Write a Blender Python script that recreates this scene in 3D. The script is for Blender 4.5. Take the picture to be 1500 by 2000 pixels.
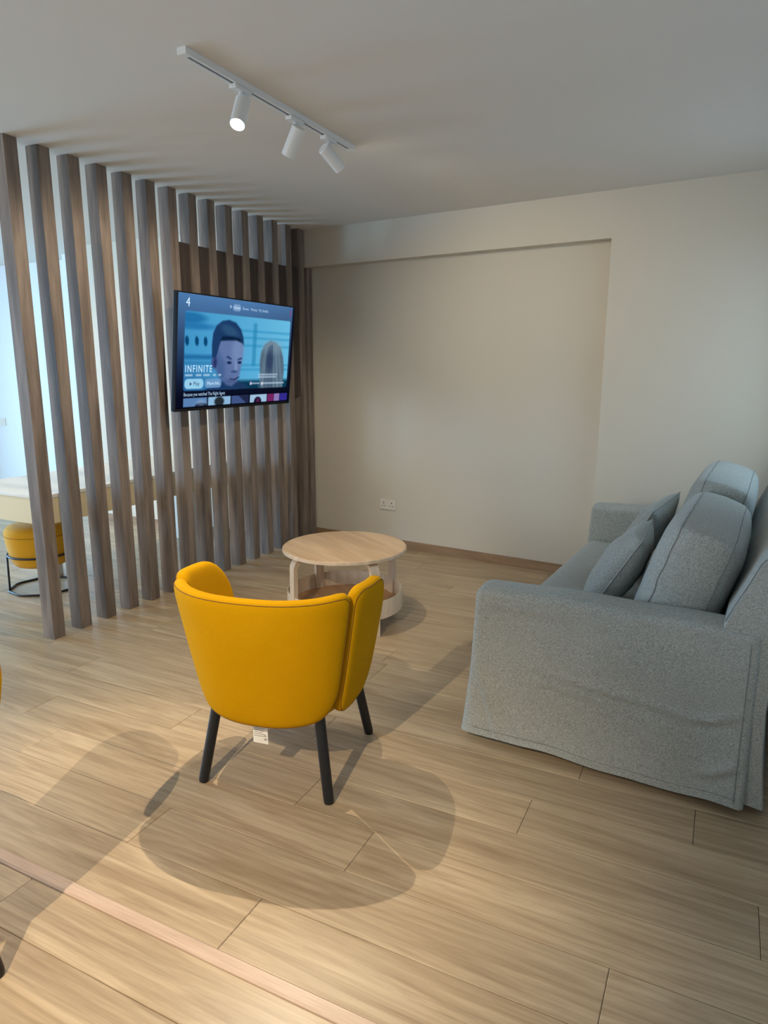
import bpy, bmesh, math, random
import numpy as np
from mathutils import Vector, Matrix

random.seed(7)
for o in list(bpy.data.objects):
    bpy.data.objects.remove(o)
scene = bpy.context.scene
COL = scene.collection

# ------------------------------------------------------------------ camera
CAM = Vector((3.1336, -4.5158, 1.4359))
YAW, PITCH, ROLL, FPX = -0.4601, 0.2068, 0.0013, 1342.4
fw = Vector((math.sin(YAW) * math.cos(PITCH), math.cos(YAW) * math.cos(PITCH), -math.sin(PITCH)))
rt = Vector((math.cos(YAW), -math.sin(YAW), 0))
up = rt.cross(fw)
rt, up = rt * math.cos(ROLL) + up * math.sin(ROLL), up * math.cos(ROLL) - rt * math.sin(ROLL)
cd = bpy.data.cameras.new('camera')
cam = bpy.data.objects.new('camera', cd)
COL.objects.link(cam)
cd.sensor_fit = 'VERTICAL'
cd.sensor_height = 36.0
cd.lens = FPX * 36.0 / 2000.0
cd.clip_start = 0.02
m = Matrix.Identity(4)
for i in range(3):
    m[i][0], m[i][1], m[i][2], m[i][3] = rt[i], up[i], -fw[i], CAM[i]
cam.matrix_world = m
scene.camera = cam

# ------------------------------------------------------------------ world, exposure, daylight
scene.view_settings.view_transform = 'Standard'
scene.view_settings.look = 'None'
scene.view_settings.gamma = 1.0
scene.view_settings.use_curve_mapping = False
EXPO = 0.30
scene.view_settings.exposure = EXPO
w = bpy.data.worlds.new('world')
scene.world = w
w.use_nodes = True
w.node_tree.nodes['Background'].inputs[0].default_value = (0.62, 0.80, 1.0, 1)
w.node_tree.nodes['Background'].inputs[1].default_value = 1.6

def area(name, loc, target, sx, sy, power, color):
    l = bpy.data.lights.new(name, 'AREA')
    l.shape = 'RECTANGLE'
    l.size, l.size_y, l.energy, l.color = sx, sy, power, color
    o = bpy.data.objects.new(name, l)
    COL.objects.link(o)
    o.location = loc
    d = Vector(target) - Vector(loc)
    o.rotation_euler = d.to_track_quat('-Z', 'Z').to_euler()
    return o

# daylight through the side windows, and ambient fill through an added rear one
WL = dict(y0=-4.4, y1=-1.0, z0=0.35, z1=2.25)       # dining side, wall x=-5
WR = dict(y0=-1.20, y1=-0.22, z0=0.95, z1=2.05)    # beside the sofa, wall x=3.52
WB = dict(x0=-3.6, x1=-0.6, z0=0.5, z1=2.25)       # added opening for fill light, unseen wall behind the camera, y=-7.6
area('daylight_dining', (-5.45, (WL['y0'] + WL['y1']) / 2, 1.8), (-2.5, (WL['y0'] + WL['y1']) / 2 + 0.2, 0.4), 3.4, 2.0, 580, (0.31, 0.62, 1.0))
area('daylight_sofa', (3.95, (WR['y0'] + WR['y1']) / 2, 2.0), (2.6, (WR['y0'] + WR['y1']) / 2, 0.8), 0.98, 1.2, 15, (0.42, 0.74, 1.0))
area('rear_fill', (-2.1, -7.95, 1.5), (-1.8, 0, 1.2), 3.0, 1.8, 120, (0.88, 0.94, 1.0))  # general ambient fill from behind the camera, added to lift ceiling and front faces

# ------------------------------------------------------------------ materials
def lin(c):
    return tuple((x / 12.92 if x <= 0.04045 else ((x + 0.055) / 1.055) ** 2.4) for x in c)

def rgb(r, g, b):
    return lin((r / 255, g / 255, b / 255)) + (1,)

def mat(name, col, rough=0.6, spec=0.5, metal=0.0):
    m = bpy.data.materials.new(name)
    m.use_nodes = True
    b = m.node_tree.nodes['Principled BSDF']
    b.inputs['Base Color'].default_value = col
    b.inputs['Roughness'].default_value = rough
    b.inputs['Specular IOR Level'].default_value = spec
    b.inputs['Metallic'].default_value = metal
    return m

def nd(m, t, **kw):
    n = m.node_tree.nodes.new(t)
    for k, v in kw.items():
        setattr(n, k, v)
    return n

def lk(m, a, b):
    m.node_tree.links.new(a, b)

def bump(m, src, strength, dist=0.002):
    b = nd(m, 'ShaderNodeBump')
    b.inputs['Strength'].default_value = strength
    b.inputs['Distance'].default_value = dist
    lk(m, src, b.inputs['Height'])
    lk(m, b.outputs[0], m.node_tree.nodes['Principled BSDF'].inputs['Normal'])
    return b

def ramp(m, src, stops):
    r = nd(m, 'ShaderNodeValToRGB')
    e = r.color_ramp.elements
    while len(e) < len(stops):
        e.new(0.5)
    for el, (p, c) in zip(e, stops):
        el.position, el.color = p, c
    lk(m, src, r.inputs[0])
    return r

def wood(name, dark, light, along='X', scale=1.0, rough=0.45, detail=1.0, spread=0.18, seedobj=True, knots=True, rings=False):
    """grain stretched along one object axis; each object shifts the pattern and the tone"""
    m = mat(name, light, rough)
    bs = m.node_tree.nodes['Principled BSDF']
    tc = nd(m, 'ShaderNodeTexCoord')
    oi = nd(m, 'ShaderNodeObjectInfo')
    add = nd(m, 'ShaderNodeVectorMath', operation='ADD')
    mul = nd(m, 'ShaderNodeMath', operation='MULTIPLY')
    mul.inputs[1].default_value = 37.0
    lk(m, oi.outputs['Random'], mul.inputs[0])
    lk(m, tc.outputs['Object'], add.inputs[0])
    if seedobj:
        cmb = nd(m, 'ShaderNodeCombineXYZ')
        for i in range(3):
            lk(m, mul.outputs[0], cmb.inputs[i])
        lk(m, cmb.outputs[0], add.inputs[1])
    mp = nd(m, 'ShaderNodeMapping')
    s = {'X': (1.3, 14, 14), 'Y': (14, 1.3, 14), 'Z': (14, 14, 1.3)}[along]
    mp.inputs['Scale'].default_value = tuple(v * scale for v in s)
    lk(m, add.outputs[0], mp.inputs[0])
    n1 = nd(m, 'ShaderNodeTexNoise')
    n1.inputs['Scale'].default_value = 1.0
    n1.inputs['Detail'].default_value = 4
    n1.inputs['Distortion'].default_value = 1.2 if knots else 0.4
    lk(m, mp.outputs[0], n1.inputs['Vector'])
    mp2 = nd(m, 'ShaderNodeMapping')
    s2 = {'X': (5, 150, 150), 'Y': (150, 5, 150), 'Z': (150, 150, 5)}[along]
    mp2.inputs['Scale'].default_value = tuple(v * scale for v in s2)
    lk(m, add.outputs[0], mp2.inputs[0])
    n2 = nd(m, 'ShaderNodeTexNoise')
    n2.inputs['Scale'].default_value = 1.0
    n2.inputs['Detail'].default_value = 3
    lk(m, mp2.outputs[0], n2.inputs['Vector'])
    r1 = ramp(m, n1.outputs['Fac'], [(0.30, dark), (0.50, tuple((a + b) / 2 for a, b in zip(dark, light))), (0.66, light)])
    mix = nd(m, 'ShaderNodeMix', data_type='RGBA', blend_type='MULTIPLY')
    mix.inputs[0].default_value = 0.55 * detail
    r2 = ramp(m, n2.outputs['Fac'], [(0.32, (0.60, 0.58, 0.56, 1)), (0.58, (1, 1, 1, 1))])
    lk(m, r1.outputs[0], mix.inputs[6])
    lk(m, r2.outputs[0], mix.inputs[7])
    src = mix.outputs[2]
    if rings:                                   # cathedral figure of flat-sawn boards
        n1.inputs['Detail'].default_value = 8
        n1.inputs['Roughness'].default_value = 0.62
        mp3 = nd(m, 'ShaderNodeMapping')
        mp3.inputs['Scale'].default_value = (0.9, 7.0, 7.0)
        lk(m, add.outputs[0], mp3.inputs[0])
        wv = nd(m, 'ShaderNodeTexWave', wave_type='RINGS', rings_direction='SPHERICAL')
        wv.inputs['Scale'].default_value = 2.2
        wv.inputs['Distortion'].default_value = 5.0
        wv.inputs['Detail'].default_value = 2
        wv.inputs['Detail Scale'].default_value = 1.2
        lk(m, mp3.outputs[0], wv.inputs['Vector'])
        r3 = ramp(m, wv.outputs['Fac'], [(0.0, (0.84, 0.82, 0.80, 1)), (0.45, (1, 1, 1, 1))])
        mx3 = nd(m, 'ShaderNodeMix', data_type='RGBA', blend_type='MULTIPLY')
        mx3.inputs[0].default_value = 0.55
        lk(m, src, mx3.inputs[6])
        lk(m, r3.outputs[0], mx3.inputs[7])
        src = mx3.outputs[2]
    hsv = nd(m, 'ShaderNodeHueSaturation')
    mr = nd(m, 'ShaderNodeMapRange')
    mr.inputs['To Min'].default_value = 1 - spread
    mr.inputs['To Max'].default_value = 1 + spread * 0.7
    lk(m, oi.outputs['Random'], mr.inputs[0])
    lk(m, mr.outputs[0], hsv.inputs['Value'])
    lk(m, src, hsv.inputs['Color'])
    lk(m, hsv.outputs[0], bs.inputs['Base Color'])
    bump(m, n2.outputs['Fac'], 0.12, 0.001)
    return m

def fabric(name, c0, c1, scale=900, rough=0.95, bs=0.35, mottle=0.25):
    m = mat(name, c0, rough, 0.2)
    b = m.node_tree.nodes['Principled BSDF']
    tc = nd(m, 'ShaderNodeTexCoord')
    outs = []
    for sc in ((1, 0.25, 0.25), (0.25, 1, 1)):
        mp = nd(m, 'ShaderNodeMapping')
        mp.inputs['Scale'].default_value = sc
        lk(m, tc.outputs['Object'], mp.inputs[0])
        n = nd(m, 'ShaderNodeTexNoise')
        n.inputs['Scale'].default_value = scale
        n.inputs['Detail'].default_value = 2
        lk(m, mp.outputs[0], n.inputs['Vector'])
        outs.append(n.outputs['Fac'])
    av = nd(m, 'ShaderNodeMath', operation='ADD')
    lk(m, outs[0], av.inputs[0])
    lk(m, outs[1], av.inputs[1])
    hf = nd(m, 'ShaderNodeMath', operation='MULTIPLY')
    hf.inputs[1].default_value = 0.5
    lk(m, av.outputs[0], hf.inputs[0])
    r = ramp(m, hf.outputs[0], [(0.40, c0), (0.60, c1)])
    big = nd(m, 'ShaderNodeTexNoise')
    big.inputs['Scale'].default_value = 5
    lk(m, tc.outputs['Object'], big.inputs['Vector'])
    rb = ramp(m, big.outputs['Fac'], [(0.3, (1 - mottle * 0.5,) * 3 + (1,)), (0.7, (1, 1, 1, 1))])
    mx = nd(m, 'ShaderNodeMix', data_type='RGBA', blend_type='MULTIPLY')
    mx.inputs[0].default_value = 1.0
    lk(m, r.outputs[0], mx.inputs[6])
    lk(m, rb.outputs[0], mx.inputs[7])
    lk(m, mx.outputs[2], b.inputs['Base Color'])
    b.inputs['Sheen Weight'].default_value = 0.15
    bump(m, hf.outputs[0], bs, 0.0012)
    return m

def plaster(name, col, scale=160, strength=0.12, rough=0.85):
    m = mat(name, col, rough, 0.25)
    tc = nd(m, 'ShaderNodeTexCoord')
    n = nd(m, 'ShaderNodeTexNoise')
    n.inputs['Scale'].default_value = scale
    n.inputs['Detail'].default_value = 3
    lk(m, tc.outputs['Object'], n.inputs['Vector'])
    bump(m, n.outputs['Fac'], strength, 0.002)
    return m

def emit(name, col, s=1.0):
    m = bpy.data.materials.new(name)
    m.use_nodes = True
    nt = m.node_tree
    nt.nodes.clear()
    e = nt.nodes.new('ShaderNodeEmission')
    e.inputs[0].default_value = col
    e.inputs[1].default_value = s
    o = nt.nodes.new('ShaderNodeOutputMaterial')
    nt.links.new(e.outputs[0], o.inputs[0])
    return m

M = {}
M['plank'] = wood('oak_laminate', rgb(162, 137, 106), rgb(200, 176, 143), 'X', 1.0, 0.34, 0.6, 0.08, rings=True)
M['subfloor'] = mat('dark_joint', rgb(70, 52, 38), 0.9)
M['strip'] = wood('threshold_wood', rgb(192, 162, 138), rgb(208, 180, 156), 'X', 1.6, 0.38, 0.7, 0.0, False, False)
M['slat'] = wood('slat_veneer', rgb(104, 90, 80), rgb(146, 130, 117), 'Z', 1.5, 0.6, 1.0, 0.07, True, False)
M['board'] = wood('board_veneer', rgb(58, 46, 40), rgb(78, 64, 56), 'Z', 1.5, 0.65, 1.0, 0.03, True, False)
M['ceiling'] = plaster('ceiling_paint', rgb(222, 217, 208), 220, 0.06)
M['wall'] = plaster('wall_paper', rgb(210, 201, 184), 260, 0.14)
M['wall2'] = plaster('wall_white', rgb(224, 224, 222), 220, 0.06)
M['base'] = wood('baseboard_wood', rgb(140, 110, 80), rgb(166, 134, 102), 'X', 2.0, 0.5, 0.7, 0.0, False, False)
M['yellow'] = fabric('yellow_felt', rgb(188, 134, 0), rgb(202, 148, 2), 1100, 0.9, 0.15, 0.12)
_b = M['yellow'].node_tree.nodes['Principled BSDF']
_b.inputs['Specular IOR Level'].default_value = 0.08
_b.inputs['Sheen Weight'].default_value = 0.0
M['yseam'] = mat('mustard_thread', rgb(120, 78, 8), 0.9)
M['black'] = mat('black_lacquer', (0.006, 0.006, 0.007, 1), 0.42)
M['blackmetal'] = mat('black_metal', (0.012, 0.013, 0.017, 1), 0.45)
M['birch'] = wood('birch_veneer', rgb(196, 160, 122), rgb(222, 190, 152), 'X', 1.0, 0.45, 0.5, 0.03, True, False)
M['birchedge'] = wood('birch_edge', rgb(216, 190, 160), rgb(232, 210, 182), 'Z', 2.0, 0.5, 0.4, 0.02, True, False)
M['birchin'] = wood('birch_tray', rgb(186, 140, 94), rgb(206, 162, 116), 'X', 1.2, 0.5, 0.6, 0.03, True, False)
M['grey'] = fabric('grey_linen', rgb(132, 133, 126), rgb(182, 182, 173), 640, 0.95, 0.4, 0.10)
M['greyseam'] = mat('grey_thread', rgb(126, 127, 122), 0.95)
M['white'] = mat('white_enamel', rgb(226, 224, 220), 0.4)
M['slot'] = mat('track_slot', rgb(60, 60, 58), 0.6)
M['plastic'] = mat('white_plastic', rgb(222, 214, 202), 0.35)
M['hole'] = mat('socket_hole', rgb(70, 58, 46), 0.7)
M['tvblack'] = mat('tv_plastic', (0.005, 0.005, 0.007, 1), 0.55, 0.25)
M['laminate'] = mat('white_laminate', rgb(228, 224, 214), 0.4)
M['apron'] = mat('cream_apron', rgb(222, 204, 164), 0.5)
M['stool'] = fabric('stool_yellow', rgb(214, 152, 24), rgb(230, 168, 40), 1000, 0.9, 0.15, 0.1)
M['paper'] = mat('label_paper', rgb(238, 232, 220), 0.8)
M['ink'] = mat('label_ink', rgb(150, 145, 138), 0.8)
M['frame'] = mat('window_white', rgb(230, 232, 234), 0.4)
g = bpy.data.materials.new('window_glass')
g.use_nodes = True
gn = g.node_tree
gn.nodes.clear()
go = gn.nodes.new('ShaderNodeOutputMaterial')
gm = gn.nodes.new('ShaderNodeMixShader')
gt = gn.nodes.new('ShaderNodeBsdfTransparent')
gg = gn.nodes.new('ShaderNodeBsdfGlossy')
gg.inputs['Roughness'].default_value = 0.02
gm.inputs[0].default_value = 0.06
gn.links.new(gt.outputs[0], gm.inputs[1])
gn.links.new(gg.outputs[0], gm.inputs[2])
gn.links.new(gm.outputs[0], go.inputs[0])
M['glass'] = g

# ------------------------------------------------------------------ mesh helpers
def mk(name, verts, faces, material, parent=None, smooth=False, flat_angle=None):
    me = bpy.data.meshes.new(name)
    me.from_pydata([tuple(v) for v in verts], [], [tuple(f) for f in faces])
    me.validate()
    bm = bmesh.new()
    bm.from_mesh(me)
    bmesh.ops.recalc_face_normals(bm, faces=bm.faces)
    bm.to_mesh(me)
    bm.free()
    me.materials.append(material)
    if smooth:
        for p in me.polygons:
            p.use_smooth = True
        if flat_angle:
            me.set_sharp_from_angle(angle=math.radians(flat_angle))
    o = bpy.data.objects.new(name, me)
    COL.objects.link(o)
    if parent:
        o.parent = parent
    return o

def merge(*parts):
    V, F = [], []
    for v, f in parts:
        k = len(V)
        V += list(v)
        F += [tuple(i + k for i in q) for q in f]
    return V, F

def box(x0, x1, y0, y1, z0, z1, bev=0.0):
    if bev <= 0:
        v = [(x, y, z) for z in (z0, z1) for y in (y0, y1) for x in (x0, x1)]
        f = [(0, 2, 3, 1), (4, 5, 7, 6), (0, 1, 5, 4), (2, 6, 7, 3), (0, 4, 6, 2), (1, 3, 7, 5)]
        return v, f
    bm = bmesh.new()
    bmesh.ops.create_cube(bm, size=1)
    for p in bm.verts:
        p.co = Vector(((x0 + x1) / 2 + p.co.x * (x1 - x0), (y0 + y1) / 2 + p.co.y * (y1 - y0), (z0 + z1) / 2 + p.co.z * (z1 - z0)))
    bmesh.ops.bevel(bm, geom=bm.edges[:], offset=bev, segments=2, affect='EDGES', profile=0.6)
    bm.verts.index_update()
    v = [tuple(p.co) for p in bm.verts]
    f = [tuple(q.index for q in fc.verts) for fc in bm.faces]
    bm.free()
    return v, f

def prism(pts, z0, z1):
    n = len(pts)
    v = [(x, y, z0) for x, y in pts] + [(x, y, z1) for x, y in pts]
    f = [tuple(range(n - 1, -1, -1)), tuple(range(n, 2 * n))]
    f += [(i, (i + 1) % n, n + (i + 1) % n, n + i) for i in range(n)]
    return v, f

def lathe(prof, n=48, close=True):
    """profile of (r, z); r=0 ends are capped to a point ring"""
    v, f = [], []
    for r, z in prof:
        for i in range(n):
            a = 2 * math.pi * i / n
            v.append((r * math.cos(a), r * math.sin(a), z))
    for j in range(len(prof) - 1):
        for i in range(n):
            f.append((j * n + i, j * n + (i + 1) % n, (j + 1) * n + (i + 1) % n, (j + 1) * n + i))
    if close:
        f.append(tuple(range(n - 1, -1, -1)))
        f.append(tuple((len(prof) - 1) * n + i for i in range(n)))
    return v, f

def tube(path, r, n=10, closed=False, radii=None):
    path = [Vector(p) for p in path]
    v, f = [], []
    N = len(path)
    prev = None
    for i, p in enumerate(path):
        if closed:
            t = path[(i + 1) % N] - path[i - 1]
        else:
            t = path[min(i + 1, N - 1)] - path[max(i - 1, 0)]
        t.normalize()
        if prev is None:
            a = Vector((0, 0, 1)) if abs(t.z) < 0.9 else Vector((1, 0, 0))
            u = t.cross(a).normalized()
        else:
            u = (prev - t * prev.dot(t)).normalized()
        prev = u
        w2 = t.cross(u)
        rr = radii[i] if radii else r
        for k in range(n):
            a = 2 * math.pi * k / n
            v.append(tuple(p + (u * math.cos(a) + w2 * math.sin(a)) * rr))
    for i in range(N if closed else N - 1):
        j = (i + 1) % N
        for k in range(n):
            f.append((i * n + k, i * n + (k + 1) % n, j * n + (k + 1) % n, j * n + k))
    if not closed:
        f.append(tuple(range(n - 1, -1, -1)))
        f.append(tuple((N - 1) * n + k for k in range(n)))
    return v, f

def xf(vf, M4):
    v, f = vf
    return [tuple(M4 @ Vector(p)) for p in v], f

def grid_faces(nu, nv, wrap_u=False, wrap_v=False):
    f = []
    for i in range(nu if wrap_u else nu - 1):
        for j in range(nv if wrap_v else nv - 1):
            f.append((i * nv + j, ((i + 1) % nu) * nv + j, ((i + 1) % nu) * nv + (j + 1) % nv, i * nv + (j + 1) % nv))
    return f

def empty(name, loc, rz=0.0):
    o = bpy.data.objects.new(name, None)
    COL.objects.link(o)
    o.location = loc
    o.rotation_euler = (0, 0, rz)
    o.empty_display_size = 0.1
    return o

def tag(o, label, cat, group=None):
    o['label'] = label
    o['category'] = cat
    if group:
        o['group'] = group
    return o

def struct(o):
    o['kind'] = 'structure'
    return o

# ------------------------------------------------------------------ the room
H = 2.5
SL = math.tan(-0.1028)
XR = 3.52
def yb(x): return 0.387 + SL * x       # front of beam and pier
def yw(x): return 0.488 + SL * x       # recessed wall
XC, ZS = 2.3917, 2.222
floor = struct(mk('floor', *box(-5.0, XR, -7.6, 0.95, -0.06, -0.012), M['subfloor']))
struct(mk('ceiling', *box(-5.2, XR + 0.2, -7.8, 1.2, H, H + 0.12), M['ceiling']))
parts = [prism([(-0.09, yw(-0.09)), (XC, yw(XC)), (XC, 1.0), (-0.09, 1.0)], -0.06, H),
         prism([(-0.09, yb(-0.09)), (XC, yb(XC)), (XC, yw(XC)), (-0.09, yw(-0.09))], ZS, H),
         prism([(XC, yb(XC)), (XR + 0.2, yb(XR + 0.2)), (XR + 0.2, 1.0), (XC, 1.0)], -0.06, H)]
struct(mk('wall_back', *merge(*parts), M['wall']))
struct(mk('wall_dining', *prism([(-2.15, 0.09), (-0.09, 0.09), (-0.09, 1.0), (-2.15, 1.0)], -0.06, H), M['wall']))
struct(mk('wall_far', *merge(prism([(-5.2, 0.6), (-2.15, 0.6), (-2.15, 1.0), (-5.2, 1.0)], -0.06, H),
                             prism([(-2.75, 0.36), (-2.15, 0.36), (-2.15, 0.6), (-2.75, 0.6)], ZS, H)), M['wall2']))

def wall_x(name, x0, x1, y0, y1, W, material):
    p = [box(x0, x1, y0, W['y0'], -0.06, H), box(x0, x1, W['y1'], y1, -0.06, H),
         box(x0, x1, W['y0'], W['y1'], -0.06, W['z0']), box(x0, x1, W['y0'], W['y1'], W['z1'], H)]
    return struct(mk(name, *merge(*p), material))
wall_x('wall_left', -5.2, -5.0, -7.8, 0.6, WL, M['wall2'])
wall_x('wall_right', XR, XR + 0.2, -7.8, yb(XR), WR, M['wall2'])
p = [box(-5.0, WB['x0'], -7.8, -7.6, -0.06, H), box(WB['x1'], XR, -7.8, -7.6, -0.06, H),
     box(WB['x0'], WB['x1'], -7.8, -7.6, -0.06, WB['z0']), box(WB['x0'], WB['x1'], -7.8, -7.6, WB['z1'], H)]
struct(mk('wall_rear', *merge(*p), M['wall2']))

def window(n, P0, P1, z0, z1, npan):
    """frame and panes in a vertical opening from P0 to P1 (xy points)"""
    root = struct(empty('window_%d' % n, (0, 0, 0)))
    a, b = Vector((*P0, 0)), Vector((*P1, 0))
    d = (b - a)
    L = d.length
    d.normalize()
    nn = Vector((-d.y, d.x, 0))
    def bar(s0, s1, q0, q1, th=0.03):
        pts = [a + d * s0 - nn * th, a + d * s1 - nn * th, a + d * s1 + nn * th, a + d * s0 + nn * th]
        return prism([(p.x, p.y) for p in pts], q0, q1)
    bars = [bar(0, L, z0, z0 + 0.05), bar(0, L, z1 - 0.05, z1), bar(0, 0.05, z0 + .05, z1 - .05), bar(L - 0.05, L, z0 + .05, z1 - .05)]
    for k in range(1, npan):
        s = L * k / npan
        bars.append(bar(s - 0.025, s + 0.025, z0 + .05, z1 - .05))
    mk('window_frame', *merge(*bars), M['frame'], root)
    for k in range(npan):
        s0, s1 = L * k / npan + (0.05 if k == 0 else 0.025), L * (k + 1) / npan - (0.05 if k == npan - 1 else 0.025)
        mk('pane', *bar(s0, s1, z0 + .05, z1 - .05, 0.003), M['glass'], root)
window(1, (-5.1, WL['y0']), (-5.1, WL['y1']), WL['z0'], WL['z1'], 3)
window(2, (XR + 0.1, WR['y0']), (XR + 0.1, WR['y1']), WR['z0'], WR['z1'], 2)
window(3, (WB['x0'], -7.7), (WB['x1'], -7.7), WB['z0'], WB['z1'], 3)  # added unseen window for the rear fill light

pts = [(-0.0, yw(0) - 0.013), (XC, yw(XC) - 0.013), (XC, yw(XC)), (-0.0, yw(0))]
struct(mk('baseboard_back', *prism(pts, 0, 0.068), M['base']))
struct(mk('baseboard_far', *box(-5.0, -2.15, 0.587, 0.6, 0, 0.068), M['base']))
struct(mk('baseboard_dining', *box(-2.15, -0.09, 0.077, 0.09, 0, 0.068), M['base']))

# floor planks, 1380 x 193 mm laminate, each a piece of its own
PW, PL = 0.1925, 1.38
known = {0: 2.105, 1: 1.593, 2: 0.831, 3: 0.573, 4: 1.224, 5: 0.40}   # rows up from the threshold, x of one joint
known2 = {2: 2.255, 1: 3.0, 4: 2.66}
def plank(x0, x1, y0, y1):
    g_, c = 0.0007, 0.0022
    x0, x1, y0, y1 = x0 + g_, x1 - g_, y0 + g_, y1 - g_
    cx, cy = (x0 + x1) / 2, (y0 + y1) / 2
    hx, hy = (x1 - x0) / 2, (y1 - y0) / 2
    v = [(sx * hx, sy * hy, -0.012) for sx, sy in ((-1, -1), (1, -1), (1, 1), (-1, 1))]
    v += [(sx * hx, sy * hy, -0.0013) for sx, sy in ((-1, -1), (1, -1), (1, 1), (-1, 1))]
    v += [(sx * (hx - c), sy * (hy - c), 0) for sx, sy in ((-1, -1), (1, -1), (1, 1), (-1, 1))]
    f = [(8, 9, 10, 11)] + [(a + k, a + (k + 1) % 4, a + 4 + (k + 1) % 4, a + 4 + k) for a in (0, 4) for k in range(4)]
    o = mk('plank', v, f, M['plank'], floor)
    o.location = (cx, cy, 0)
rows = []
y = -3.386
r = 0
while y < 0.6:
    rows.append((r, y, min(y + PW, 0.6)))
    y += PW
    r += 1
y, r = -3.424, -1
first = True
while y > -7.6:
    h = 0.158 if first else PW
    rows.append((r, max(y - h, -7.6), y))
    y -= h
    r -= 1
    first = False
rng = random.Random(3)
for r, y0, y1 in rows:
    if y1 - y0 < 0.02:
        continue
    j = known.get(r, rng.uniform(0, PL))
    js = [j + k * PL for k in range(-8, 9)]
    if r in known2:
        js = [q if q < known2[r] - 0.7 else q + (known2[r] - (j + PL * round((known2[r] - j) / PL))) for q in js]
    xmax = XR
    xs = [-5.0] + [q for q in js if -4.95 < q < xmax - 0.05] + [xmax]
    for a, b in zip(xs[:-1], xs[1:]):
        ye = y1                     # the back rows run on under the walls
        if ye - y0 > 0.01:
            plank(a, b, y0, ye)

struct(mk('trim_1', *xf(merge(([(-5.0, -3.4265, -0.012), (XR, -3.4265, -0.012), (-5.0, -3.4265, 0.004), (XR, -3.4265, 0.004),
      (-5.0, -3.4205, 0.0085), (XR, -3.4205, 0.0085), (-5.0, -3.392, 0.0085), (XR, -3.392, 0.0085), (-5.0, -3.3835, 0.0005), (XR, -3.3835, 0.0005), (-5.0, -3.3835, -0.012), (XR, -3.3835, -0.012)],
      [(0, 1, 3, 2), (2, 3, 5, 4), (4, 5, 7, 6), (6, 7, 9, 8), (8, 9, 11, 10), (10, 11, 1, 0), (0, 2, 4, 6, 8, 10), (1, 3, 5, 7, 9, 11)])), Matrix.Identity(4)), M['strip']))

# ------------------------------------------------------------------ slat partition
screen = tag(empty('slat_screen', (0, 0, 0)), 'brown wood slat partition of sixteen floor-to-ceiling posts carrying the television', 'partition')
Y1, SP, SW, SD = -2.1854, 0.177, 0.0723, 0.0811
full = None
for k in range(16):
    y0 = Y1 + k * SP
    if k < 15:
        if full is None:
            o = mk('slat', *box(-SD, 0, -SW / 2, SW / 2, 0, H - 0.001, 0.0015), M['slat'], screen)
            full = o
        else:
            o = full.copy()
            COL.objects.link(o)
            o.parent = screen
        o.location = (0, y0 + SW / 2, 0)
    else:
        o = mk('slat', *box(-SD, 0, -SW / 2, SW / 2, 0, ZS - 0.001, 0.0015), M['slat'], screen)
        o.location = (0, 0.437, 0)
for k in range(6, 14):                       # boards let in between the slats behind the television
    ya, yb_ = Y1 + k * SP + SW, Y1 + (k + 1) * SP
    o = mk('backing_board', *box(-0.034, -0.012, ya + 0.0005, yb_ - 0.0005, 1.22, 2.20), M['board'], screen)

# ------------------------------------------------------------------ television
TVY0, TVW, TVHH = -1.297, 1.232, 0.712
tilt = math.atan2(0.08, 0.708)
tv = tag(empty('television', (0.11, TVY0, 1.17)), 'large flat black television showing a blue film menu, tilted forward on the wood slats', 'television')
# local frame: u -> +y, v -> up along the tilted panel, n -> out of the screen (+x)
TVM = Matrix(((0, math.sin(tilt), math.cos(tilt), 0), (1, 0, 0, 0), (0, math.cos(tilt), -math.sin(tilt), 0), (0, 0, 0, 1)))
def tvbox(u0, u1, v0, v1, n0, n1, bev=0.0):
    return xf(box(u0, u1, v0, v1, n0, n1, bev), TVM)
mk('housing', *tvbox(0, TVW, 0, TVHH, -0.028, -0.002, 0.004), M['tvblack'], tv)
mk('rear_box', *tvbox(0.28, TVW - 0.28, 0.05, 0.42, -0.062, -0.028, 0.006), M['tvblack'], tv)
B = 0.008
bz = [tvbox(0, TVW, 0, 0.016, -0.002, 0.002), tvbox(0, TVW, TVHH - B, TVHH, -0.002, 0.002), tvbox(0, B, 0.016, TVHH - B, -0.002, 0.002), tvbox(TVW - B, TVW, 0.016, TVHH - B, -0.002, 0.002)]
mk('bezel', *merge(*bz), M['tvblack'], tv)
mount = empty('wall_mount', (0, 0, 0))
bpy.data.objects.remove(mount)
mk('wall_mount', *merge(box(-0.1095, -0.094, 0.40, 0.84, 0.24, 0.44), box(-0.1, -0.02, 0.44, 0.50, 0.28, 0.40), box(-0.1, -0.02, 0.74, 0.80, 0.28, 0.40)), M['blackmetal'], tv)

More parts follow.
